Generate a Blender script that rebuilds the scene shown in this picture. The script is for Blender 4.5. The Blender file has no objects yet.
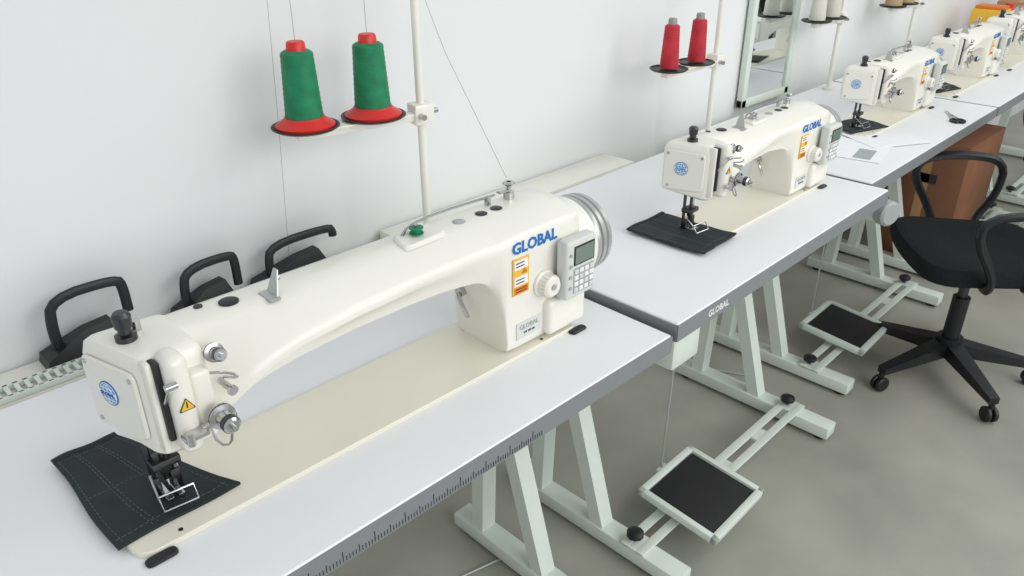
import bpy, bmesh, math
from mathutils import Vector, Matrix, Quaternion
import random
random.seed(3)
S=bpy.context.scene
COL=S.collection
try:
    S.view_settings.view_transform='Standard'
except Exception: pass

# ---------------------------------------------------------------- materials
def lin(c):
    return tuple(((x/255.0)/12.92 if x/255.0<=0.04045 else ((x/255.0+0.055)/1.055)**2.4) for x in c)
def mat(name,rgb,rough=.5,metal=0.0,var=.04,scale=30,bump=0.0,rgb2=None,coat=0.0,bscale=None):
    m=bpy.data.materials.new(name);m.use_nodes=True
    nt=m.node_tree;b=nt.nodes['Principled BSDF']
    b.inputs['Roughness'].default_value=rough;b.inputs['Metallic'].default_value=metal
    b.inputs['Coat Weight'].default_value=coat
    tc=nt.nodes.new('ShaderNodeTexCoord')
    n=nt.nodes.new('ShaderNodeTexNoise');n.inputs['Scale'].default_value=scale;n.inputs['Detail'].default_value=5
    nt.links.new(tc.outputs['Object'],n.inputs['Vector'])
    r=nt.nodes.new('ShaderNodeValToRGB')
    c=lin(rgb)
    c1=lin(rgb2) if rgb2 else tuple(x*(1-var) for x in c)
    r.color_ramp.elements[0].position=.3;r.color_ramp.elements[1].position=.7
    r.color_ramp.elements[0].color=(*c1,1);r.color_ramp.elements[1].color=(*c,1)
    nt.links.new(n.outputs['Fac'],r.inputs['Fac']);nt.links.new(r.outputs['Color'],b.inputs['Base Color'])
    if bump>0:
        n2=nt.nodes.new('ShaderNodeTexNoise');n2.inputs['Scale'].default_value=bscale or scale*6
        nt.links.new(tc.outputs['Object'],n2.inputs['Vector'])
        bp=nt.nodes.new('ShaderNodeBump');bp.inputs['Strength'].default_value=bump;bp.inputs['Distance'].default_value=.001
        nt.links.new(n2.outputs['Fac'],bp.inputs['Height']);nt.links.new(bp.outputs['Normal'],b.inputs['Normal'])
    return m
M_wall=mat('wall_paint',(228,230,230),.9,var=.03,scale=2,bump=.15,bscale=120)
M_floor=mat('concrete',(172,171,160),.45,var=.2,scale=2.6,rgb2=(146,146,136),bump=.25,bscale=50)
M_lam=mat('white_laminate',(237,238,240),.42,var=.02,scale=8)
M_edge=mat('grey_edge_band',(132,136,139),.5)
M_leg=mat('pale_green_white_enamel',(220,228,219),.4)
M_enam=mat('cream_enamel',(238,236,226),.32,var=.02,scale=8,coat=.25)
M_bed=mat('cream_bed_enamel',(230,227,211),.38,var=.03,scale=8,coat=.15)
M_panel=mat('panel_plastic',(214,217,212),.45)
M_pgrey=mat('key_plastic',(165,171,171),.5)
M_lcd=mat('lcd_glass',(120,134,126),.2)
M_chr=mat('chrome_steel',(200,200,200),.22,1.0,var=.1)
M_dst=mat('dark_steel',(84,84,86),.35,1.0)
M_sil=mat('silver_grey_metal',(186,188,186),.35,.5)
M_blk=mat('black_plastic',(26,27,30),.42)
M_rub=mat('black_rubber',(28,27,30),.7,bump=.5,scale=60)
M_fab=mat('dark_woven_fabric',(28,38,41),.7,scale=40,rgb2=(20,29,32),bump=.3,bscale=700)
M_fabk=mat('black_chair_fabric',(26,27,31),.95,scale=90,rgb2=(17,18,21),bump=.6,bscale=400)
M_seam=mat('seam_thread',(84,98,97),.8)
M_blue=mat('blue_print',(24,112,190),.5)
M_lblue=mat('light_blue_print',(70,165,220),.5)
M_wht=mat('white_print',(240,240,240),.5)
M_yel=mat('yellow_label',(240,190,60),.5)
M_org=mat('orange_label',(222,120,36),.5)
M_ink=mat('dark_print',(40,42,46),.6)
M_grn=mat('green_thread',(14,138,92),.55,scale=40,rgb2=(6,112,72))
M_red=mat('red_plastic',(214,42,36),.4)
M_redt=mat('red_thread',(204,44,58),.6,rgb2=(176,30,44))
M_wtht=mat('white_thread',(222,220,208),.7)
M_bei=mat('beige_thread',(186,160,120),.7)
M_gcap=mat('grey_cap',(150,146,142),.5)
M_wood=mat('brown_board',(140,94,66),.7,scale=5,rgb2=(116,76,52))
M_card=mat('cardboard',(176,134,92),.8)
M_paper=mat('white_paper',(240,240,242),.8)
M_mir=mat('mirror_glass',(225,230,230),.03,1.0,var=.0)
M_hair=mat('thread_fibre',(150,154,152),.7)
def thread_bump(m,scale):
    nt=m.node_tree;b=nt.nodes['Principled BSDF']
    tc=nt.nodes.new('ShaderNodeTexCoord');w=nt.nodes.new('ShaderNodeTexWave')
    w.bands_direction='Z';w.inputs['Scale'].default_value=scale;w.inputs['Distortion'].default_value=1.0
    nt.links.new(tc.outputs['Object'],w.inputs['Vector'])
    bp=nt.nodes.new('ShaderNodeBump');bp.inputs['Strength'].default_value=.5;bp.inputs['Distance'].default_value=.001
    nt.links.new(w.outputs['Fac'],bp.inputs['Height']);nt.links.new(bp.outputs['Normal'],b.inputs['Normal'])
for m in (M_grn,M_redt,M_wtht,M_bei): thread_bump(m,130)

# ---------------------------------------------------------------- mesh builder
def fillet(pts,r,seg=4):
    out=[];n=len(pts)
    for i in range(n):
        p0=Vector(pts[i-1]);p=Vector(pts[i]);p1=Vector(pts[(i+1)%n])
        rr=r[i] if isinstance(r,(list,tuple)) else r
        a=(p0-p);b=(p1-p);la=a.length;lb=b.length
        rr=min(rr,la*.49,lb*.49)
        if rr<=1e-5: out.append(tuple(p));continue
        a.normalize();b.normalize()
        s=p+a*rr;e=p+b*rr
        for k in range(seg+1):
            t=k/seg
            q=(1-t)**2*s+2*t*(1-t)*p+t*t*e
            out.append(tuple(q))
    return out
class MB:
    def __init__(s): s.bm=bmesh.new();s.mats=[]
    def _mi(s,m):
        if m not in s.mats: s.mats.append(m)
        return s.mats.index(m)
    def _merge(s,b,m,mx=None):
        if mx is not None: bmesh.ops.transform(b,matrix=mx,verts=b.verts)
        bmesh.ops.recalc_face_normals(b,faces=b.faces)
        mi=s._mi(m)
        for f in b.faces: f.material_index=mi
        me=bpy.data.meshes.new('tmp');b.to_mesh(me);b.free()
        s.bm.from_mesh(me);bpy.data.meshes.remove(me);return s
    def mesh(s,me,m,mx=None):
        b=bmesh.new();b.from_mesh(me)
        if mx is not None: bmesh.ops.transform(b,matrix=mx,verts=b.verts)
        mi=s._mi(m)
        for f in b.faces: f.material_index=mi
        t=bpy.data.meshes.new('tmp');b.to_mesh(t);b.free();s.bm.from_mesh(t);bpy.data.meshes.remove(t);return s
    def box(s,lo,hi,m,bev=0.0,seg=2,mx=None):
        b=bmesh.new();bmesh.ops.create_cube(b,size=1)
        c=[(lo[i]+hi[i])/2 for i in range(3)];d=[abs(hi[i]-lo[i]) for i in range(3)]
        for v in b.verts: v.co=Vector((c[0]+v.co.x*d[0],c[1]+v.co.y*d[1],c[2]+v.co.z*d[2]))
        if bev>0: bmesh.ops.bevel(b,geom=list(b.edges),offset=min(bev,min(d)*.49),segments=seg,profile=.5,affect='EDGES')
        return s._merge(b,m,mx)
    def cyl(s,p0,p1,r,m,r2=None,seg=20,bev=0.0,mx=None):
        p0=Vector(p0);p1=Vector(p1);h=(p1-p0).length;r2=r if r2 is None else r2
        if bev>0: prof=[(0,0),(r-bev,0),(r,bev),(r2,h-bev),(r2-bev,h),(0,h)]
        else: prof=[(0,0),(r,0),(r2,h),(0,h)]
        return s.lathe(prof,m,p0,p1-p0,seg,mx)
    def lathe(s,prof,m,o=(0,0,0),ax=(0,0,1),seg=24,mx=None):
        b=bmesh.new();rings=[]
        for r,z in prof:
            if r<=1e-6: rings.append([b.verts.new((0,0,z))])
            else: rings.append([b.verts.new((r*math.cos(2*math.pi*k/seg),r*math.sin(2*math.pi*k/seg),z)) for k in range(seg)])
        for A,B in zip(rings[:-1],rings[1:]):
            if len(A)==1 and len(B)==1: continue
            for k in range(seg):
                k2=(k+1)%seg
                if len(A)==1: b.faces.new((A[0],B[k],B[k2]))
                elif len(B)==1: b.faces.new((A[k],A[k2],B[0]))
                else: b.faces.new((A[k],A[k2],B[k2],B[k]))
        q=Vector((0,0,1)).rotation_difference(Vector(ax).normalized()).to_matrix().to_4x4()
        M=Matrix.Translation(Vector(o))@q
        if mx is not None: M=mx@M
        return s._merge(b,m,M)
    def tube(s,pts,r,m,seg=8,closed=False,smooth=0,flat=None,mx=None):
        P=[Vector(p) for p in pts]
        for _ in range(smooth):
            Q=[];n=len(P)
            for i in range(n if closed else n-1):
                a=P[i];c=P[(i+1)%n];Q+= [a*.75+c*.25,a*.25+c*.75]
            if not closed: Q=[P[0]]+Q+[P[-1]]
            P=Q
        b=bmesh.new();rings=[];n=len(P);up=None
        for i in range(n):
            if closed: t=(P[(i+1)%n]-P[i-1])
            else: t=P[min(i+1,n-1)]-P[max(i-1,0)]
            t.normalize()
            if up is None:
                up=Vector((0,0,1)) if abs(t.z)<.9 else Vector((0,1,0))
            sd=t.cross(up)
            if sd.length<1e-4: sd=t.orthogonal()
            sd.normalize();up=sd.cross(t).normalized()
            ry=r if flat is None else flat
            rings.append([b.verts.new(P[i]+sd*r*math.cos(2*math.pi*k/seg)+up*ry*math.sin(2*math.pi*k/seg)) for k in range(seg)])
        for i in range(n if closed else n-1):
            A=rings[i];B=rings[(i+1)%n]
            for k in range(seg): b.faces.new((A[k],A[(k+1)%seg],B[(k+1)%seg],B[k]))
        if not closed:
            b.faces.new(rings[0]);b.faces.new(rings[-1][::-1])
        return s._merge(b,m,mx)
    def loft(s,secs,m,mx=None):
        b=bmesh.new();R=[[b.verts.new(p) for p in sec] for sec in secs];n=len(R[0])
        for A,B in zip(R[:-1],R[1:]):
            for k in range(n): b.faces.new((A[k],A[(k+1)%n],B[(k+1)%n],B[k]))
        b.faces.new(R[0]);b.faces.new(R[-1][::-1])
        return s._merge(b,m,mx)
    def prism(s,poly,z0,z1,m,bev=0.0,mx=None):
        secs=[[(x,y,z0) for x,y in poly]]
        if bev>0:
            cx=sum(p[0] for p in poly)/len(poly);cy=sum(p[1] for p in poly)/len(poly)
            secs.append([(x,y,z1-bev) for x,y in poly])
            secs.append([(x-math.copysign(min(bev,abs(x-cx)),x-cx),y-math.copysign(min(bev,abs(y-cy)),y-cy),z1) for x,y in poly])
        else: secs.append([(x,y,z1) for x,y in poly])
        return s.loft(secs,m,mx)
    def obj(s,name,parent=None,label=None,loc=(0,0,0),rot=(0,0,0),ang=35):
        me=bpy.data.meshes.new(name);s.bm.to_mesh(me);s.bm.free()
        for m in s.mats: me.materials.append(m)
        for p in me.polygons: p.use_smooth=True
        me.set_sharp_from_angle(angle=math.radians(ang))
        o=bpy.data.objects.new(name,me);COL.objects.link(o)
        if parent: o.parent=parent
        o.location=loc;o.rotation_euler=rot
        if label: o['label']=label
        return o
def empty(name,label,cat,loc,rz=0,group=None):
    e=bpy.data.objects.new(name,None);COL.objects.link(e);e.location=loc;e.rotation_euler=(0,0,rz)
    e.empty_display_size=.05;e['label']=label;e['category']=cat
    if group:e['group']=group
    return e
def top(o,label,cat,group=None):
    o['label']=label;o['category']=cat
    if group:o['group']=group
    return o
_tc={}
def textmesh(body,size,bold=0.0):
    k=(body,size,bold)
    if k in _tc: return _tc[k]
    c=bpy.data.curves.new('t','FONT');c.body=body;c.size=size;c.extrude=.0004;c.offset=bold;c.align_x='CENTER';c.align_y='CENTER';c.resolution_u=2
    o=bpy.data.objects.new('t',c);COL.objects.link(o);bpy.context.view_layer.update()
    me=bpy.data.meshes.new_from_object(o.evaluated_get(bpy.context.evaluated_depsgraph_get()))
    bpy.data.objects.remove(o);_tc[k]=me;return me
def frame(o,xa,ya):
    xa=Vector(xa).normalized();ya=Vector(ya).normalized();za=xa.cross(ya)
    return Matrix(((xa.x,ya.x,za.x,o[0]),(xa.y,ya.y,za.y,o[1]),(xa.z,ya.z,za.z,o[2]),(0,0,0,1)))

# ---------------------------------------------------------------- room
WY=.775
def struct(o): o['kind']='structure';return o
struct(MB().box((-3,WY,0),(9,WY+.12,3.0),M_wall).obj('wall_back'))
struct(MB().box((-3,-4.5,-.1),(9,WY+.12,0),M_floor).obj('floor'))
struct(MB().box((8.9,-4.5,0),(9,WY,3.0),M_wall).obj('wall_far'))

# ---------------------------------------------------------------- tables
def table(x0,y0,L,rz,zt,D=.62,lx=(.14,),label='',box=False):
    e=empty('sewing_table',label,'table',(x0,y0,0),rz)
    t=.038
    MB().box((0,0,zt-t),(L,D,zt),M_lam,bev=.002,seg=1).obj('tabletop',e)
    eb=MB().box((-.0015,-.003,zt-t+.001),(L+.0015,.004,zt-.0025),M_edge)
    eb.box((-.003,0,zt-t+.001),(.003,D,zt-.0025),M_edge).box((L-.003,0,zt-t+.001),(L+.003,D,zt-.0025),M_edge)
    eb.obj('edge_band',e,'grey plastic edge strip')
    for a in lx:
        lg=MB()
        lg.box((a-.028,-.01,.012),(a+.028,.54,.052),M_leg,bev=.004)
        lg.box((a-.025,.04,zt-t-.045),(a+.025,.56,zt-t-.0005),M_leg,bev=.003)
        w=.022
        for y1,y2 in ((.245,.395),(.455,.435)):
            lg.loft([[(a-w,y1-.02,.05),(a+w,y1-.02,.05),(a+w,y1+.02,.05),(a-w,y1+.02,.05)],
                     [(a-w,y2-.02,.56),(a+w,y2-.02,.56),(a+w,y2+.02,.56),(a-w,y2+.02,.56)]],M_leg)
        lg.box((a-.026,.37,.52),(a+.026,.46,zt-t-.04),M_leg,bev=.003)
        for y in (.02,.5): lg.cyl((a,y,0),(a,y,.014),.02,M_blk)
        o=lg.obj('leg',e,'pale enamelled steel trestle leg')
        k=MB().cyl((a,.14,.052),(a,.14,.072),.007,M_dst)
        k.lathe([(0,0),(.014,0),(.022,.006),(.022,.016),(.012,.022),(0,.022)],M_blk,(a,.14,.068),seg=10)
        k.obj('adjusting_knob',o,'black star knob')
    if len(lx)>1:
        a,b=lx[0],lx[-1]
        c=MB()
        for y in (.105,.15): c.box((a-.03,y-.012,.053),(b+.03,y+.012,.06),M_leg,bev=.002)
        for i in range(5):
            xx=a+(b-a)*(i)/4
            c.box((xx-.03,.105,.054),(xx+.03,.15,.059),M_leg)
        c.obj('crossbar',e,'slotted steel bar joining the feet')
        MB().box((a,.395,.58),(b,.43,.63),M_leg,bev=.003).obj('stretcher_beam',e)
    if box:
        m=MB().box((.02,.014,zt-t-.085),(.115,.15,zt-t-.001),M_leg,bev=.008)
        m.obj('control_box',e,'small white control box under the top')
    return e
T1z=.78;T2z=.795;T3z=.79
t1=table(-1.75,0,1.75,0,T1z,lx=(.12,1.68),label='white laminate sewing table with grey edge and printed ruler')
t2=table(.019,.0,.99,math.radians(1.0),T2z,lx=(.14,.94),label='white laminate sewing table with grey edge on trestle legs',box=True)
t3=table(1.04,.075,1.12,math.radians(1.0),T3z,lx=(.19,1.04),label='white laminate sewing table with grey edge holding paper sheets')
t4=table(2.178,.095,1.2,math.radians(1.0),T3z,lx=(.15,1.05),label='white laminate sewing table carrying two machines')
t5=table(3.396,.115,1.2,math.radians(1.0),T3z,lx=(.15,1.05),label='white laminate sewing table at the end of the row')
rl=MB()
n=0
x=.98
while x<1.40:
    h=.018 if n%10==0 else (.013 if n%5==0 else .008)
    rl.box((x,-.0038,T1z-.034),(x+.0008,-.003,T1z-.034+h),M_ink)
    n+=1;x+=.005
rl.obj('ruler_marks',t1,'dark printed measuring scale')
tx=MB().mesh(textmesh('GLOBAL',.02,.0003),M_wht,frame((.14,-.0036,T2z-.02),(1,0,0),(0,0,1)))
tx.obj('lettering',t2,'small white printed lettering')

# shelf behind the tables
top(MB().box((-1.75,.652,.62),(-.1,.765,.765),M_enam,bev=.004).box((-.1,.652,.735),(.74,.765,.79),M_enam,bev=.004).obj('window_sill_shelf'),'long cream shelf board along the wall behind tables','shelf')
gr=MB()
gr.box((-1.3,.655,.766),(-.775,.661,.776),M_leg).box((-1.3,.694,.766),(-.775,.700,.776),M_leg)
for i in range(34): gr.box((-1.295+i*.0155,.658,.768),(-1.288+i*.0155,.698,.776),M_leg)
top(gr.obj('ventilation_grille'),'slatted cream metal grille resting on the shelf','grille')

# ---------------------------------------------------------------- sewing machines
def machine(L,label,loc,rz=0,group=None,long=False):
    e=empty('sewing_machine',label,'sewing machine',loc,rz,group)
    R=L+.18
    poly=fillet([(-.08,-.088),(R-.02,-.088),(R-.02,.078),(-.08,.078)],[.03,.008,.008,.008],5)
    bd=MB().prism(poly,0,.0075,M_bed,bev=.0015)
    bd.cyl((-.05,-.03,.0075),(-.05,-.03,.0082),.006,M_chr,seg=12)
    bd.cyl((-.02,-.075,.0075),(-.02,-.075,.0085),.003,M_dst,seg=12)
    bd.cyl((R-.1,-.078,.0075),(R-.1,-.078,.0085),.003,M_dst,seg=12)
    bd.obj('bed',e,'flat cream bed plate')
    for x,y in ((-.055,-.096),(R-.02,-.094)):
        MB().prism(fillet([(x-.02,y-.009),(x+.02,y-.009),(x+.02,y+.008),(x-.02,y+.008)],.008),.0005,.004,M_blk,bev=.0015).obj('hinge_pad',e,'black rubber corner pad')
    zt=.243
    def sec(x,zb,zs,yf=-.068,yb=.062,zt=zt,ch=None):
        ch=1.0 if ch is None else ch
        p=[(yf+.018+.014*ch,zb),(yf+.004+.013*ch,zb+.006),(yf+.001+.010*ch,zb+.03 if zb>.05 else zb+.02),(yf+.001*ch,zs-.016),(yf+.001,zs-.004),(yf+.010,zs+.004),
           (yf+.045,zt-.006),(yf+.06,zt),(yb-.022,zt),(yb-.006,zt-.006),(yb,zt-.022),(yb,zb+.03),(yb-.006,zb+.006),(yb-.02,zb)]
        return [(x,a,b) for a,b in p]
    A=MB();secs=[]
    secs.append(sec(.055,.12,.150,yf=-.055))
    secs.append(sec(.085,.13,.158,yf=-.06))
    secs.append(sec(.11,.140,.174,yf=-.064))
    secs.append(sec(.145,.150,.192,yf=-.066))
    secs.append(sec(.19,.158,.205))
    if L>.45:
        secs.append(sec(.28,.164,.213));secs.append(sec(.38,.164,.217))
    secs.append(sec(L-.12,.162,.218))
    secs.append(sec(L-.065,.156,.220,yf=-.07))
    for k in range(1,8):
        a=k/8*math.pi/2
        secs.append(sec(L-.065+.055*math.sin(a),.156-.055*(1-math.cos(a)),.220,yf=-.07-.004*k/8,ch=1-k/9))
    secs.append(sec(L-.004,.07,.222,yf=-.074,ch=.1));secs.append(sec(L,.0075,.222,yf=-.074,ch=0))
    for q in (.02,.08,.14): secs.append(sec(L+q,.0075,.226,yf=-.0765,ch=0))
    secs.append(sec(R-.006,.0075,.222,yf=-.0765,ch=0))
    secs.append(sec(R,.012,.212,yf=-.072,yb=.056,zt=zt-.006,ch=0))
    A.loft(secs,M_enam)
    A.obj('arm',e,'cream enamelled arm and pillar casting',ang=50)
    H=MB()
    base=[(-.044,.072),(-.012,-.05),(.066,-.056),(.066,.064)]
    def hs(z,ins=0,dz=0):
        cx=.02;cy=.008
        pl=[(cx+(x-cx)*(1-ins),cy+(y-cy)*(1-ins)) for x,y in base]
        pl=fillet(pl,.016,4)
        return [(x,y,z+dz*(y-.01)) for x,y in pl]
    H.loft([hs(.108,.12,.15),hs(.112,.02,.1),hs(.13,0,.05),hs(.222,0),hs(.236,.05),hs(.242,.14),hs(.244,.3)],M_enam)
    H.obj('head',e,'cream end housing above the needle')
    fx=frame((-.0293,.0105,.172),(.032,-.122,0),(0,0,1))
    F=MB()
    pl=fillet([(-.052,-.052),(.05,-.046),(.05,.052),(-.052,.052)],.012,4)
    F.prism(pl,-.0005,.0035,M_enam,bev=.0015,mx=fx)
    for x,z in ((-.044,.044),(.042,.042),(-.04,-.040)): F.cyl((x,z,.003),(x,z,.0048),.0035,M_chr,seg=10,mx=fx)
    fp=F.obj('face_plate',e,'cream face plate with round emblem')
    E=MB()
    ec=(-.008,.008)
    E.cyl((ec[0],ec[1],.0034),(ec[0],ec[1],.0044),.0175,M_blue,seg=32,mx=fx)
    E.cyl((ec[0],ec[1],.0044),(ec[0],ec[1],.0048),.0158,M_wht,seg=32,mx=fx)
    E.cyl((ec[0],ec[1],.0048),(ec[0],ec[1],.0051),.0146,M_lblue,seg=32,mx=fx)
    for k in (-.4,0,.4):
        pts=[(ec[0]+.0135*math.sin(t)*k*1.6,ec[1]+.0135*math.cos(t),.0052) for t in [math.pi*i/10 for i in range(11)]]
        E.tube(pts,.0006,M_wht,seg=4,mx=fx)
    for k in (-.6,.6): E.box((ec[0]-.0115,ec[1]+.013*k-.0006,.005),(ec[0]+.0115,ec[1]+.013*k+.0006,.0056),M_wht,mx=fx)
    E.box((ec[0]-.0165,ec[1]-.0034,.0048),(ec[0]+.0165,ec[1]+.0034,.0058),M_wht,mx=fx)
    E.mesh(textmesh('GLOBAL',.0072,.0002),M_blue,mx=fx@Matrix.Translation((ec[0],ec[1],.0061)))
    E.obj('emblem',fp,'round blue globe emblem')
    C=MB()
    C.box((-.002,-.064,.13),(.006,-.045,.242),M_blk,bev=.002)
    C.box((.006,-.082,.112),(.034,-.04,.250),M_enam,bev=.011,seg=3)
    C.box((-.010,-.060,.112),(-.001,-.040,.242),M_enam,bev=.004,seg=2)
    C.box((.034,-.072,.130),(.06,-.045,.215),M_enam,bev=.006,seg=3)
    fc=C.obj('front_cover',e,'cream cover strip beside a dark take-up slot')
    W=MB()
    def tri(m,s,yy):
        b=[(-.011*s,-.008*s),(.011*s,-.008*s),(0,.011*s)]
        W.prism(fillet(b,.002,2),0,.0006,m,mx=frame((.020,yy,.185),(1,0,0),(0,0,1)))
    tri(M_ink,.95,-.0822);tri(M_yel,.78,-.0828)
    W.box((.0193,-.0842,.182),(.0207,-.0832,.190),M_ink)
    W.obj('warning_label',fc,'yellow warning triangle')
    MB().tube([(.002,-.05,.17),(.002,-.075,.20),(.002,-.088,.218),(.006,-.09,.222)],.0022,M_chr,smooth=1).cyl((-.002,-.09,.222),(.012,-.09,.222),.0045,M_chr,seg=12).obj('take_up_lever',e,'chrome take-up lever')
    N=MB()
    N.cyl((0,.0,.035),(0,.0,.125),.0038,M_dst,seg=12).cyl((.0,.0,.006),(0,0,.04),.001,M_chr,seg=6)
    N.box((-.006,-.006,.045),(.006,.006,.064),M_dst,bev=.001).cyl((.006,0,.055),(.012,0,.055),.003,M_chr,seg=10)
    N.obj('needle_bar',e,'steel needle bar with needle')
    N=MB()
    N.cyl((.014,.004,.03),(.014,.004,.125),.0045,M_chr,seg=12).cyl((-.014,.01,.03),(-.014,.01,.125),.004,M_dst,seg=12)
    N.box((-.018,-.012,.058),(.02,.016,.07),M_dst,bev=.002)
    N.box((.004,-.004,.013),(.018,.010,.045),M_dst,bev=.002).box((-.018,.0,.013),(-.008,.014,.04),M_dst,bev=.002)
    N.box((-.012,-.022,.013),(-.003,.02,.017),M_chr,bev=.001).box((.003,-.022,.013),(.012,.02,.017),M_chr,bev=.001)
    N.tube([(-.02,0,.05),(-.024,-.03,.03),(-.024,-.04,.016),(.02,-.045,.016),(.02,-.035,.034),(-.024,-.03,.034)],.0016,M_chr,seg=6)
    N.obj('presser_foot',e,'chrome walking foot with wire finger guard')
    def tension(x,y,z,s,ax=(0,-1,0)):
        T=MB()
        T.lathe([(0,-.02*s),(.004*s,-.02*s),(.004*s,0),(.017*s,0),(.017*s,.002*s),(.007*s,.003*s),(.017*s,.004*s),(.017*s,.006*s),(.011*s,.008*s),(.009*s,.018*s),(.011*s,.02*s),(.011*s,.03*s),(.008*s,.033*s),(.0035*s,.033*s),(.0035*s,.04*s),(0,.04*s)],M_chr,(x,y,z),ax,20)
        T.lathe([(.0112*s,.021*s),(.0118*s,.021*s),(.0118*s,.029*s),(.0112*s,.029*s)],M_dst,(x,y,z),ax,20)
        return T
    tension(.055,-.088,.155,1.0).obj('thread_tension',e,'chrome tension discs with knob')
    tension(.075,-.052,.222,.75,(0,-1,.25)).obj('thread_tension',e,'small chrome tension discs')
    G=MB()
    G.box((.03,-.09,.142),(.075,-.08,.150),M_chr,bev=.001).box((.004,-.1,.143),(.034,-.083,.149),M_chr,bev=.001)
    G.cyl((.01,-.1,.14),(.01,-.1,.158),.005,M_chr,seg=10).box((.05,-.085,.13),(.062,-.06,.148),M_enam,bev=.002)
    G.tube([(.04,-.08,.146),(.045,-.09,.115),(.06,-.09,.108),(.068,-.08,.12),(.066,-.07,.135)],.0018,M_chr,seg=6,smooth=1)
    G.obj('thread_guide',e,'small chrome thread guide bracket')
    G=MB().tube([(.06,-.056,.20),(.08,-.085,.205),(.09,-.08,.19),(.08,-.056,.185)],.0018,M_chr,seg=6,smooth=1)
    G.obj('thread_guide',e,'bent chrome wire thread guide')
    MB().cyl((.075,-.055,.182),(.078,-.08,.178),.0045,M_chr,seg=10).cyl((.078,-.08,.178),(.0785,-.084,.1775),.007,M_chr,seg=12).obj('thread_guide',e,'small chrome thread stud')
    MB().lathe([(0,0),(.013,0),(.013,.010),(.008,.012),(.008,.020),(.0105,.021),(.0115,.036),(.008,.041),(0,.042)],M_dst,(.0,.015,.241),seg=18).cyl((.018,.03,.24),(.018,.03,.258),.006,M_chr,seg=12).obj('pressure_screw',e,'dark steel pressure regulating screw')
    K=MB()
    K.loft([[(.185,-.02,.24),(.187,-.02,.24),(.187,.01,.24),(.185,.01,.24)],[(.2,-.002,.275),(.202,-.002,.275),(.202,.008,.275),(.2,.008,.275)]],M_sil)
    K.box((.175,-.022,.241),(.19,.012,.245),M_sil)
    K.cyl((.196,.002,.262),(.203,.002,.262),.004,M_chr,seg=10)
    K.obj('thread_clip',e,'bent metal thread clip')
    MB().lathe([(0,0),(.011,0),(.0135,.001),(.0135,.0025),(.010,.004),(0,.004)],M_blk,(.135,.018,.2425)).obj('oil_cap',e,'round black cap')
    MB().lathe([(0,0),(.006,0),(.006,.002),(0,.002)],M_blk,(.10,.035,.2425)).obj('oil_cap',e,'small black cap')
    wx=L-.12
    B=MB()
    B.prism(fillet([(wx-.045,-.02),(wx+.045,-.015),(wx+.05,.03),(wx-.03,.035)],.015),.241,.248,M_enam,bev=.003)
    B.cyl((wx,.008,.247),(wx,.008,.258),.006,M_chr)
    B.tube([(wx-.02,.02,.248),(wx-.0,.03,.256),(wx+.06,.03,.262),(wx+.19,.03,.258)],.0024,M_chr,smooth=1,seg=8)
    B.box((wx+.17,.026,.242),(wx+.178,.034,.260),M_chr)
    bw=B.obj('bobbin_winder',e,'bobbin winder with chrome trip lever')
    MB().lathe([(.004,0),(.0115,0),(.0115,.0015),(.008,.002),(.008,.008),(.0115,.0085),(.0115,.010),(.004,.010),(.003,.010),(.003,0)],M_grn if long else M_chr,(wx,.008,.251)).cyl((wx,.008,.254),(wx,.008,.266),.003,M_chr,seg=10).obj('bobbin',bw)
    for i,xx in enumerate((L-.03,L+.02,L+.055)):
        MB().lathe([(0,0),(.010,0),(.011,.0015),(.008,.003),(0,.003)],[M_sil,M_dst,M_dst][i],(xx,.01,.2425)).obj('oil_cap',e,'round metal plug on arm top')
    P=MB().cyl((L+.105,.03,.242),(L+.105,.03,.256),.010,M_chr,seg=14).cyl((L+.105,.03,.255),(L+.105,.03,.274),.004,M_chr,seg=10)
    P.lathe([(0,0),(.009,0),(.012,.003),(.009,.006),(0,.006)],M_chr,(L+.105,.03,.268))
    P.box((L+.08,.025,.258),(L+.105,.035,.261),M_chr)
    P.obj('thread_tension_post',e,'chrome thread tension post')
    YF=-.0765
    MB().mesh(textmesh('GLOBAL',.0285,.0009),M_blue,frame((L+.062,YF-.0006,.205),(1,0,0),(0,0,1))).obj('lettering',e,'blue raised lettering')
    lo=.012
    lb=MB().box((L+.009,YF-.001,.108+lo),(L+.047,YF+.001,.176+lo),M_yel)
    for z in (.164,.134): lb.box((L+.012,YF-.0016,z-.009+lo),(L+.044,YF,z+.008+lo),M_wht)
    lb.box((L+.012,YF-.0016,.110+lo),(L+.044,YF,.122+lo),M_org)
    for z in (.160,.166,.129,.135): lb.box((L+.015,YF-.002,z+lo),(L+.035,YF,z+.0018+lo),M_ink)
    for z in (.113,.118): lb.box((L+.015,YF-.002,z+lo),(L+.041,YF,z+.0015+lo),M_ink)
    lb.prism(fillet([(-.006,-.004),(.006,-.004),(0,.006)],.001,1),0,.001,M_org,mx=frame((L+.036,YF-.0016,.150+lo),(1,0,0),(0,0,1)))
    lb.obj('warning_label',e,'yellow and orange warning sticker')
    pn=MB().box((L+.018,YF-.0008,.03),(L+.078,YF+.001,.062),M_panel)
    pn.mesh(textmesh('GLOBAL',.0125,.0002),M_pgrey,frame((L+.048,YF-.0012,.052),(1,0,0),(0,0,1)))
    pn.mesh(textmesh('WF 955-60',.006),M_ink,frame((L+.048,YF-.0012,.040),(1,0,0),(0,0,1)))
    pn.obj('serial_plate',e,'small grey serial number plate')
    dx=L+.084
    dz=.120
    D=MB().lathe([(0,0),(.025,0),(.025,.004),(.021,.006),(.020,.022),(.016,.026),(.008,.026),(.007,.024),(0,.024)],M_enam,(dx,YF,dz),(0,-1,0),28)
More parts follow.
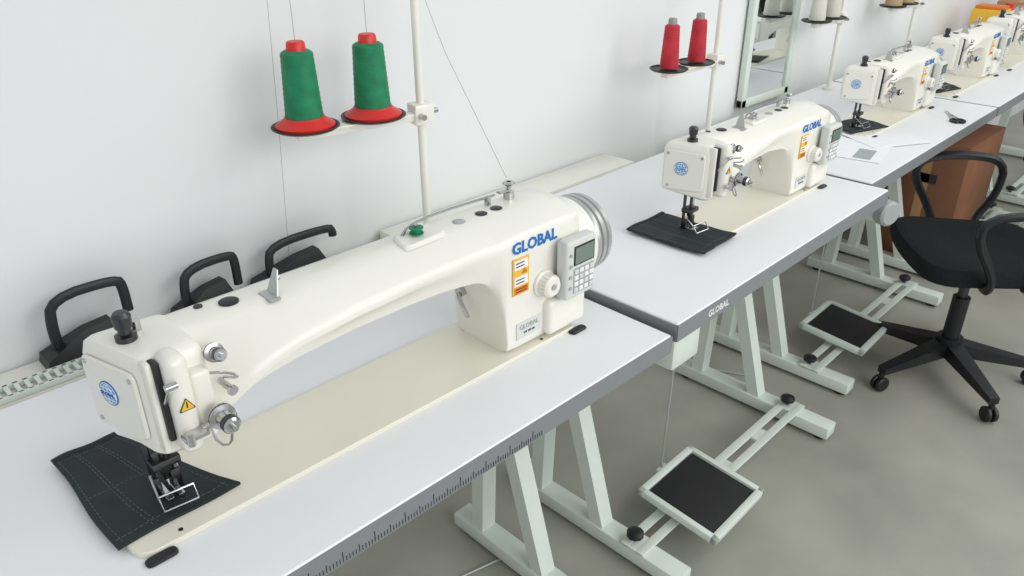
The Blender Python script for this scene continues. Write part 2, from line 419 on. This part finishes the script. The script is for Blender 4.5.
    for k in range(18):
        a=2*math.pi*k/18
        D.box((dx+.0195*math.cos(a)-.0012,YF-.021,dz+.0195*math.sin(a)-.0012),(dx+.0195*math.cos(a)+.0012,YF-.007,dz+.0195*math.sin(a)+.0012),M_panel)
    D.cyl((dx,YF-.0265,dz),(dx,YF-.024,dz),.005,M_pgrey,seg=12)
    D.obj('stitch_dial',e,'white ribbed stitch length dial')
    Bx=MB().box((L+.085,YF-.016,.015),(R+.004,YF+.01,.085),M_enam,bev=.010,seg=3)
    Bx.obj('side_cover',e,'cream lower side housing')
    px0,px1=L+.106,L+.184
    pd=-.009
    Q=MB().box((px0,YF-.034,.094+pd),(px1,YF-.008,.206+pd),M_panel,bev=.006,seg=3).box((px0+.02,YF-.012,.11+pd),(px1-.02,YF+.004,.2+pd),M_panel)
    cp=Q.obj('control_panel',e,'grey operator control panel')
    MB().box((px0+.018,YF-.0352,.158+pd),(px1-.006,YF-.033,.195+pd),M_ink,bev=.001).box((px0+.021,YF-.0358,.161+pd),(px1-.009,YF-.034,.192+pd),M_lcd).obj('display',cp,'grey green liquid crystal display')
    kb=MB().box((px0+.018,YF-.0346,.104+pd),(px1-.006,YF-.033,.153+pd),M_pgrey,bev=.001)
    for i in range(4):
        for j in range(4):
            kb.box((px0+.0200+i*.0134,YF-.0365,.1065+j*.0117+pd),(px0+.0305+i*.0134,YF-.034,.1150+j*.0117+pd),M_wht if (i+j)%3 else M_panel,bev=.001,seg=1)
    kb.obj('keypad',cp,'small grey buttons')
    kb=MB()
    for j in range(4): kb.cyl((px0+.010,YF-.0335,.118+j*.021+pd),(px0+.010,YF-.036,.118+j*.021+pd),.0035,M_pgrey,seg=12)
    kb.obj('side_buttons',cp)
    V=MB()
    c=(R-.005,-.002,.14)
    V.lathe([(0,0),(.068,0),(.078,.006),(.080,.02),(.080,.05),(.076,.055)],M_enam,c,(1,0,0),40)
    V.lathe([(.076,.055),(.078,.058),(.078,.064),(.072,.066),(.072,.070),(.077,.072),(.077,.080),(.072,.082),(.072,.086),(.076,.088),(.075,.097),(.066,.104),(.04,.106),(0,.106)],M_sil,c,(1,0,0),40)
    V.obj('handwheel',e,'round motor housing with silver handwheel rings')
    MB().cyl((L-.02,.03,.10),(L+.01,.03,.10),.009,M_chr,seg=12).tube([(L-.02,.03,.10),(L-.026,.02,.09),(L-.022,.012,.07),(L-.018,.01,.058)],.004,M_chr,smooth=1).obj('lifting_lever',e,'chrome lifting lever under the arm')
    return e
NY=.228
m1=machine(.567,'long-arm cream industrial sewing machine with blue lettering over dark cloth',(-.836,NY,T1z+.0005),0,None,True)
grp='industrial sewing machines in the row'
m2=machine(.392,'cream industrial walking-foot sewing machine with emblem above dark cloth',(.395,.232,T2z+.0005),math.radians(.5),grp)
m2.scale=(.92,.9,.88)
def clone(e,label,loc,rz,scale):
    def rec(o,p):
        c=o.copy();COL.objects.link(c)
        if p: c.parent=p
        for k in [x for x in bpy.data.objects if x.parent==o]: rec(k,c)
        return c
    c=rec(e,None);c.location=loc;c.rotation_euler=(0,0,rz);c['label']=label;c.scale=scale
    return c
sc3=(.84,.86,.84)
clone(m2,'cream industrial sewing machine beside white paper sheets',(1.52,.335,T3z+.0005),math.radians(1),sc3)
clone(m2,'cream industrial sewing machine on a crowded table',(2.26,.34,T3z+.0005),math.radians(1),sc3)
clone(m2,'cream industrial sewing machine beside the end of the table',(2.93,.345,T3z+.0005),math.radians(1),sc3)

# ---------------------------------------------------------------- fabric samples
def cloth(poly,z,label):
    b=MB();n=22
    P=[Vector(p) for p in poly]
    def pt(u,v):
        a=P[0].lerp(P[1],u);c=P[3].lerp(P[2],u);q=a.lerp(c,v)
        wz=.0010*math.sin(u*9+v*4)+.0008*math.sin(v*13)+.0018
        q=q+Vector((.002*math.sin(v*7),.002*math.sin(u*6)))
        return (q.x,q.y,z+.002+wz)
    bx=bmesh.new()
    g=[[bx.verts.new(pt(i/n,j/n)) for j in range(n+1)] for i in range(n+1)]
    h=[[bx.verts.new((g[i][j].co.x,g[i][j].co.y,z+.0003)) for j in range(n+1)] for i in range(n+1)]
    for i in range(n):
        for j in range(n):
            bx.faces.new((g[i][j],g[i+1][j],g[i+1][j+1],g[i][j+1]))
            bx.faces.new((h[i][j],h[i][j+1],h[i+1][j+1],h[i+1][j]))
    for i in range(n):
        bx.faces.new((g[i][0],h[i][0],h[i+1][0],g[i+1][0]));bx.faces.new((g[i][n],g[i+1][n],h[i+1][n],h[i][n]))
        bx.faces.new((g[0][i],g[0][i+1],h[0][i+1],h[0][i]));bx.faces.new((g[n][i],h[n][i],h[n][i+1],g[n][i+1]))
    b._merge(bx,M_fab)
    for u in (.06,.30,.34,.62,.66,.93):
        for k in range(26):
            v0=.02+k*.037;v1=v0+.022
            b.tube([Vector(pt(u,v0)),Vector(pt(u,v1))],.0005,M_seam,seg=4)
    for v in (.05,.5,.93):
        for k in range(20):
            u0=.03+k*.047;b.tube([Vector(pt(u0,v)),Vector(pt(u0+.028,v))],.0005,M_seam,seg=4)
    b.tube([Vector(pt(u/8,0.0)) for u in range(9)],.006,M_fab,seg=8,flat=.003)
    return top(b.obj('fabric_sample',ang=60),label,'fabric',None)
bz=T1z+.008
cloth([(-.930,.405),(-.842,.408),(-.762,.178),(-.928,.172)],bz,'dark teal folded cloth with stitched seams under the needle')
cloth([(.288,.325),(.43,.330),(.445,.137),(.30,.128)],T2z+.0072,'dark cloth strip lying under the presser foot')
cloth([(1.44,.31),(1.48,.42),(1.64,.38),(1.60,.26)],T3z+.007,'small dark cloth under the presser foot')
cloth([(2.20,.32),(2.24,.4),(2.40,.36),(2.34,.28)],T3z+.007,'small dark cloth under the presser foot')
pp=MB().box((0,0,0),(.21,.297,.0012),M_paper).box((.015,.03,.0012),(.12,.08,.0014),M_pgrey)
top(pp.obj('paper_sheet',loc=(1.22,.13,T3z+.001),rot=(0,0,.2)),'white paper sheet lying flat on the table','paper')
pp=MB().box((0,0,0),(.21,.297,.0012),M_paper)
top(pp.obj('paper_sheet',loc=(1.35,.2,T3z+.0025),rot=(0,0,-.5)),'white paper sheet overlapping another sheet','paper')
sc=MB()
for sg in (-1,1):
    sc.tube([(-.08,sg*.012,.004),(-.06,sg*.024,.004),(-.04,sg*.018,.004),(-.035,sg*.005,.004),(-.06,sg*-.002,.004),(-.078,sg*.004,.004)],.004,M_blk,closed=True,smooth=1,seg=6)
    sc.loft([[(-.035,sg*.010-.003,.002),(-.035,sg*.010+.003,.002),(-.035,sg*.010+.003,.006),(-.035,sg*.010-.003,.006)],[(.08,-sg*.004-.001,.002),(.08,-sg*.004+.001,.002),(.08,-sg*.004+.001,.004),(.08,-sg*.004-.001,.004)]],M_chr)
top(sc.obj('scissors',loc=(1.90,.16,T3z+.0005),rot=(0,0,.6)),'small scissors with black handles on the table','scissors')

# ---------------------------------------------------------------- thread stands
def cone(loc,h,r1,r2,mt,mtop,mbase,label,group,skirt=True):
    e=empty('thread_cone',label,'thread cone',loc,0,group)
    if skirt:
        MB().lathe([(0,0),(r1*1.58,0),(r1*1.6,.004),(r1*1.15,.014),(r1*1.06,.019),(0,.019)],mbase,seg=32).obj('cone_base',e)
    z0=.018 if skirt else .003
    n=24
    prof=[(0,z0)]+[(r1+(r2-r1)*k/n+(.0006 if k%2 else 0),z0+(h-z0-.02)*k/n) for k in range(n+1)]+[(r2-.006,h-.016),(0,h-.016)]
    MB().lathe(prof,mt,seg=32).obj('wound_thread',e)
    MB().lathe([(0,h-.018),(r2*.62,h-.018),(r2*.58,h-.003),(r2*.5,h),(0,h)],mtop,seg=20).obj('cone_cap',e)
    return e
def stand(px,py,tz,az,topz,discs,label,dr=.064):
    far=min(discs,key=lambda d:d[0])
    ang=math.atan2(py-far[1],px-far[0])
    e=empty('thread_stand',label,'thread stand',(px,py,tz),ang)
    z=az-tz
    P=MB().cyl((0,0,0),(0,0,topz-tz),.0085,M_enam,seg=16).cyl((0,0,0),(0,0,.012),.022,M_enam)
    P.obj('pole',e,'cream tubular pole')
    x0=-math.hypot(px-far[0],py-far[1])
    A=MB().box((x0-.02,-.012,z-.022),(.01,.012,z-.004),M_enam,bev=.003)
    A.box((x0-.02,-.028,z-.006),(-.03,.028,z-.002),M_enam,bev=.001)
    A.box((-.022,-.02,z-.03),(.022,.02,z+.012),M_enam,bev=.004)
    A.cyl((.02,0,z-.008),(.038,0,z-.008),.006,M_chr,seg=10).cyl((-.01,-.02,z-.01),(-.01,-.036,z-.01),.006,M_chr,seg=10)
    A.obj('bracket_arm',e,'cream bracket with clamp')
    for dx,dy in discs:
        d=-math.hypot(px-dx,py-dy)
        MB().lathe([(0,-.002),(dr*.9,-.002),(dr,.002),(dr,.004),(dr*.95,.004),(dr*.88,.0005),(0,.0005)],M_blk,(d,0,z),seg=36).obj('spool_disc',e,'black rimmed spool rest')
    tzl=topz-tz-.02
    MB().box((x0-.03,-.006,tzl-.004),(.01,.006,tzl),M_enam).obj('guide_arm',e,'overhead thread guide arm')
    return e
SY=.585
D1=(-.334,.632);D2=(-.197,.605)
stand(-.095,SY,T1z,1.112,1.75,[D1,D2],'white thread stand holding two green thread cones')
gg='thread cones on stands'
cone((*D1,1.1145),.155,.035,.029,M_grn,M_red,M_red,'green thread cone with red cap and red base',gg)
cone((*D2,1.1145),.155,.035,.029,M_grn,M_red,M_red,'green thread cone with red cap and red base',gg)
stand(1.04,.60,T2z,1.055,1.75,[(.80,.60),(.935,.60)],'white thread stand holding two red thread cones',dr=.054)
cone((.80,.60,1.0575),.135,.026,.020,M_redt,M_gcap,M_redt,'red thread cone with grey cap',gg,False)
cone((.935,.60,1.0575),.135,.026,.020,M_redt,M_gcap,M_redt,'red thread cone with grey cap',gg,False)
stand(2.0,.66,T3z,1.07,1.75,[(1.80,.66),(1.92,.66)],'white thread stand holding two off-white cones',dr=.054)
cone((1.80,.66,1.0725),.14,.029,.022,M_wtht,M_gcap,M_wtht,'off-white thread cone with grey cap',gg,False)
cone((1.92,.66,1.0725),.14,.029,.022,M_wtht,M_gcap,M_wtht,'off-white thread cone with grey cap',gg,False)
stand(2.75,.66,T3z,1.055,1.75,[(2.49,.66),(2.62,.66)],'white thread stand holding beige thread cones',dr=.054)
cone((2.49,.66,1.0575),.14,.034,.026,M_bei,M_gcap,M_bei,'beige thread cone with grey cap',gg,False)
cone((2.62,.66,1.0575),.14,.034,.026,M_bei,M_gcap,M_bei,'beige thread cone with grey cap',gg,False)
def thr(pts,label,r=.0006):
    top(MB().tube(pts,r,M_hair,seg=5,smooth=2).obj('sewing_thread'),label,'thread')
thr([(D1[0],D1[1],1.27),(D1[0]-.003,D1[1]-.005,1.5),(D1[0],D1[1],1.725)],'thin green-grey thread running up from a cone')
thr([(D2[0],D2[1],1.27),(D2[0]-.003,D2[1]-.004,1.5),(D2[0],D2[1],1.725)],'thin green-grey thread running up from a cone')
thr([(-.13,.56,1.70),(-.125,.555,1.36),(-.165,.262,1.06)],'thin thread descending to the long-arm machine',.0005)
thr([(-.30,.74,1.75),(-.325,.74,1.2),(-.355,.735,.80)],'thin loose thread hanging beside the wall',.0005)

# ---------------------------------------------------------------- mirror
mr=empty('wall_mirror','tall white-framed mirror standing behind the tables','mirror',(1.66,WY-.02,T3z+.0),0)
fr=MB();w=.17;hh=.95
fr.box((-w,-.012,0),(-w+.03,.012,hh),M_leg,bev=.003).box((w-.03,-.012,0),(w,.012,hh),M_leg,bev=.003).box((-w,-.012,0),(w,.012,.03),M_leg,bev=.003).box((-w,-.012,hh-.03),(w,.012,hh),M_leg,bev=.003)
fr.obj('frame',mr,'white painted frame')
MB().box((-w+.028,-.004,.028),(w-.028,.008,hh-.028),M_mir).obj('mirror_glass',mr,'reflective mirror glass')

# ---------------------------------------------------------------- black handles
def handle(loc,rz,w,h,label,plate=True,drop=.45,wide=False):
    e=empty('clamp_handle',label,'handle',loc,rz,'black arched handles on the shelf')
    MB().tube([(-w/2,0,0),(-w/2-.004,0,h*.55),(-w/2+.006,0,h),(w/2-.006,0,h),(w/2,0,h*.85),(w/2,.0,h*drop)],.0095,M_blk,seg=10,smooth=2,flat=.0075).obj('grip',e,'black plastic arched grip')
    a,b_=(-.095,.045) if wide else (-w*.75,w*.35)
    y0=-.026
    MB().loft([[(a,y0,0),(b_,y0,0),(b_,.03,0),(a,.03,0)],[(a*.96,y0,.018),(b_*.9,y0,.018),(b_*.9,.028,.018),(a*.96,.028,.018)],[(-.02,-.012,.05),(b_*.6,-.012,.055),(b_*.6,.012,.055),(-.02,.012,.05)]],M_blk).obj('foot_block',e,'dark wedge shaped foot')
    return e
handle((-.755,.728,.7655),0,.125,.122,'black arched handle with dark wedge foot on the shelf',wide=True)
handle((-.53,.728,.7655),.08,.11,.098,'black arched handle standing on the shelf',drop=.3)
handle((-.325,.728,.7655),.0,.155,.090,'wide black arched handle standing on the shelf',drop=.75)

# ---------------------------------------------------------------- pedals
def pedal(x,y,rz,label,rodtop):
    e=empty('foot_pedal',label,'pedal',(x,y,.061),rz,'foot pedals under the tables')
    rot=Matrix.Rotation(math.radians(6),4,'X')@Matrix.Translation((0,0,.035))
    w,d=.125,.118
    f=MB().box((-w,-d,-.012),(w,-d+.02,.010),M_leg,bev=.004,mx=rot).box((-w,d-.02,-.012),(w,d,.010),M_leg,bev=.004,mx=rot)
    f.box((-w,-d,-.012),(-w+.018,d,.010),M_leg,bev=.004,mx=rot).box((w-.018,-d,-.012),(w,d,.010),M_leg,bev=.004,mx=rot).box((-w+.01,-d+.01,-.012),(w-.01,d-.01,.0),M_leg,mx=rot)
    f.box((-.03,-.02,0),(.03,.02,.03),M_leg).box((-.09,-.02,-.0005),(.09,.02,.008),M_leg)
    f.obj('pedal_frame',e,'cast white frame')
    MB().box((-w+.022,-d+.022,.0),(w-.022,d-.022,.006),M_rub,bev=.002,mx=rot).obj('rubber_mat',e,'black ribbed rubber tread')
    MB().cyl((-.0,d+.005,.04),rodtop,.003,M_sil,seg=8).cyl((-.02,d+.005,.04),(.02,d+.005,.04),.006,M_leg,seg=8).obj('pedal_rod',e,'thin steel pull rod')
    return e
pedal(.385,.105,math.radians(2),'white foot pedal with black rubber tread on the crossbar',(.05,.14,.69))
pedal(1.49,.225,math.radians(2),'white foot pedal with black rubber tread near a chair',(.05,.14,.69))

# ---------------------------------------------------------------- chairs
def chair(x,y,yaw,label):
    e=empty('office_chair',label,'chair',(x,y,0),yaw,'black office chairs')
    b=MB();off=.5
    for k in range(5):
        a=2*math.pi*k/5+off
        c,s_=math.cos(a),math.sin(a)
        b.loft([[(c*.03-s_*t*.028,s_*.03+c*t*.028,z) for t,z in ((-1,.085),(1,.085),(1,.135),(-1,.135))],
                [(c*.28-s_*t*.016,s_*.28+c*t*.016,z) for t,z in ((-1,.066),(1,.066),(1,.088),(-1,.088))]],M_blk)
    b.cyl((0,0,.08),(0,0,.15),.04,M_blk)
    b.obj('star_base',e,'black five-armed base')
    for k in range(5):
        a=2*math.pi*k/5+off;c,s_=math.cos(a),math.sin(a)
        q=MB();o=Vector((c*.275,s_*.275,.026))
        t=Vector((-s_,c,0))*.011
        for sg in (-1,1): q.cyl(o+t*sg-t.normalized()*.007,o+t*sg+t.normalized()*.007,.026,M_blk,seg=18,bev=.003)
        q.cyl(o+Vector((0,0,.0)),o+Vector((0,0,.045)),.009,M_blk,seg=10)
        q.obj('castor',e)
    MB().cyl((0,0,.14),(0,0,.30),.027,M_blk).cyl((0,0,.3),(0,0,.42),.016,M_dst).box((-.09,-.07,.40),(.09,.07,.432),M_blk,bev=.01).obj('gas_column',e)
    poly=fillet([(-.22,-.2),(.21,-.235),(.235,.0),(.21,.235),(-.22,.2)],.10,6)
    def sc(f,z): return [(x_*f,y_*f,z) for x_,y_ in poly]
    MB().loft([sc(.9,.43),sc(.97,.438),sc(1,.455),sc(1,.475),sc(.96,.492),sc(.85,.5),sc(.5,.495)],M_fabk).obj('seat',e,'black upholstered seat')
    bp=[]
    for i in range(9):
        v=i/8;z=.60+.42*v;wd=.19+.035*math.sin(math.pi*min(1,v*1.2))
        if v in (0,1): wd*=.8
        xo=-.25-.05*v
        ring=[(xo+.02,-wd,z),(xo-.0,-wd*.5,z),(xo-.008,0,z),(xo,wd*.5,z),(xo+.02,wd,z),(xo-.015,wd*.98,z),(xo-.045,wd*.5,z),(xo-.055,0,z),(xo-.045,-wd*.5,z),(xo-.015,-wd*.98,z)]
        bp.append(ring)
    MB().loft(bp,M_fabk).obj('backrest',e,'black upholstered backrest',ang=80)
    MB().tube([(-.05,0,.42),(-.24,0,.42),(-.30,0,.48),(-.31,0,.75)],.028,M_blk,smooth=2,flat=.01).obj('back_bracket',e)
    for sg in (-1,1):
        MB().tube([(-.08,sg*.18,.43),(-.08,sg*.26,.46),(-.15,sg*.28,.56),(-.15,sg*.28,.68),(-.02,sg*.28,.70),(.12,sg*.28,.685),(.14,sg*.28,.62),(.06,sg*.27,.50),(.05,sg*.24,.44),(.04,sg*.18,.43)],.013,M_blk,smooth=2,flat=.018).obj('armrest',e,'black plastic loop armrest')
    return e
chair(1.585,-.095,math.radians(128),'black fabric office chair with loop arms on castors')
chair(2.88,-.17,math.radians(160),'black office chair pulled up to the next table')

# ---------------------------------------------------------------- things at the far end
bx=MB().box((0,0,0),(.44,.30,.56),M_wood,bev=.003).box((0,.13,.5595),(.44,.17,.561),M_card).box((-.001,.10,.38),(.0,.2,.42),M_ink).box((-.001,.13,.0),(.0005,.17,.56),M_card)
top(bx.obj('cardboard_box',loc=(2.40,.20,.0005),rot=(0,0,.0)),'large brown cardboard box standing under the table','box')
bx=MB().box((0,0,0),(.12,.15,.16),M_yel,bev=.006).box((.01,.01,.1605),(.11,.14,.175),M_org,bev=.003)
top(bx.obj('storage_bin',loc=(3.50,.5,T3z+.0005)),'yellow plastic storage bin on the last table','bin')
bx=MB().lathe([(0,0),(.05,0),(.055,.01),(.05,.13),(.02,.15),(.02,.17),(0,.17)],M_red)
top(bx.obj('thread_cone',loc=(3.75,.55,T3z+.0005)),'large red thread cone standing on the table','thread cone')
bx=MB().box((0,0,0),(.32,.2,.16),M_card,bev=.003).box((0,.09,.1595),(.32,.11,.161),M_bei)
top(bx.obj('cardboard_box',loc=(3.9,.45,T3z+.0005)),'small cardboard box standing on the last table','box')
sp=MB().box((-.02,0,-.07),(.03,.03,0),M_leg,bev=.003).lathe([(0,0),(.03,0),(.036,.004),(.036,.03),(.03,.036),(0,.036)],M_pgrey,(.01,0,-.045),(-.35,-1,0))
top(sp.obj('adjusting_handwheel',loc=(1.075,.05,T3z-.04)),'grey round handwheel fixed under the table corner','knob')

def cable(pts,r,m,label): top(MB().tube(pts,r,m,seg=6,smooth=3).obj('floor_cable'),label,'cable')
cable([(-.2,.4,.004),(.0,.35,.004),(.1,.42,.004),(.12,.55,.004),(.3,.6,.004)],.003,M_sil,'thin grey cable lying on the concrete floor')
cable([(1.0,.55,.004),(1.12,.3,.004),(1.2,.42,.004),(1.35,.6,.004)],.004,M_pgrey,'grey cable curling on the concrete floor')

# ---------------------------------------------------------------- light
w=bpy.data.worlds.new('World');S.world=w;w.use_nodes=True
bg=w.node_tree.nodes['Background'];bg.inputs[0].default_value=(.93,.965,1,1);bg.inputs[1].default_value=.60
def area(loc,tgt,sx,sy,p,c=(1,1,1)):
    l=bpy.data.lights.new('window_light','AREA');l.shape='RECTANGLE';l.size=sx;l.size_y=sy;l.energy=p;l.color=c
    o=bpy.data.objects.new('window_light',l);COL.objects.link(o);o.location=loc
    o.rotation_euler=(Vector(tgt)-Vector(loc)).to_track_quat('-Z','Y').to_euler()
    return o
area((0.0,-3.6,2.3),(0,.3,.8),3.5,1.8,80,(1,1,.99))
area((2.5,-1.6,2.9),(2.2,-.2,.5),4,1.4,42,(1,1,.96))

# ---------------------------------------------------------------- camera
P=math.radians(27.3539);Y=math.radians(45.4491);R=math.radians(-.2546)
cd=bpy.data.cameras.new('camera');cd.sensor_width=36;cd.lens=782.217*36/1024;cd.clip_start=.02
co=bpy.data.objects.new('camera',cd);COL.objects.link(co);co.location=(-1.07755,-.67721,1.52)
fwd=Vector((math.cos(Y)*math.cos(P),math.sin(Y)*math.cos(P),-math.sin(P)))
q=fwd.to_track_quat('-Z','Y')
co.rotation_mode='QUATERNION'
co.rotation_quaternion=Quaternion(fwd,-R)@q
S.camera=co
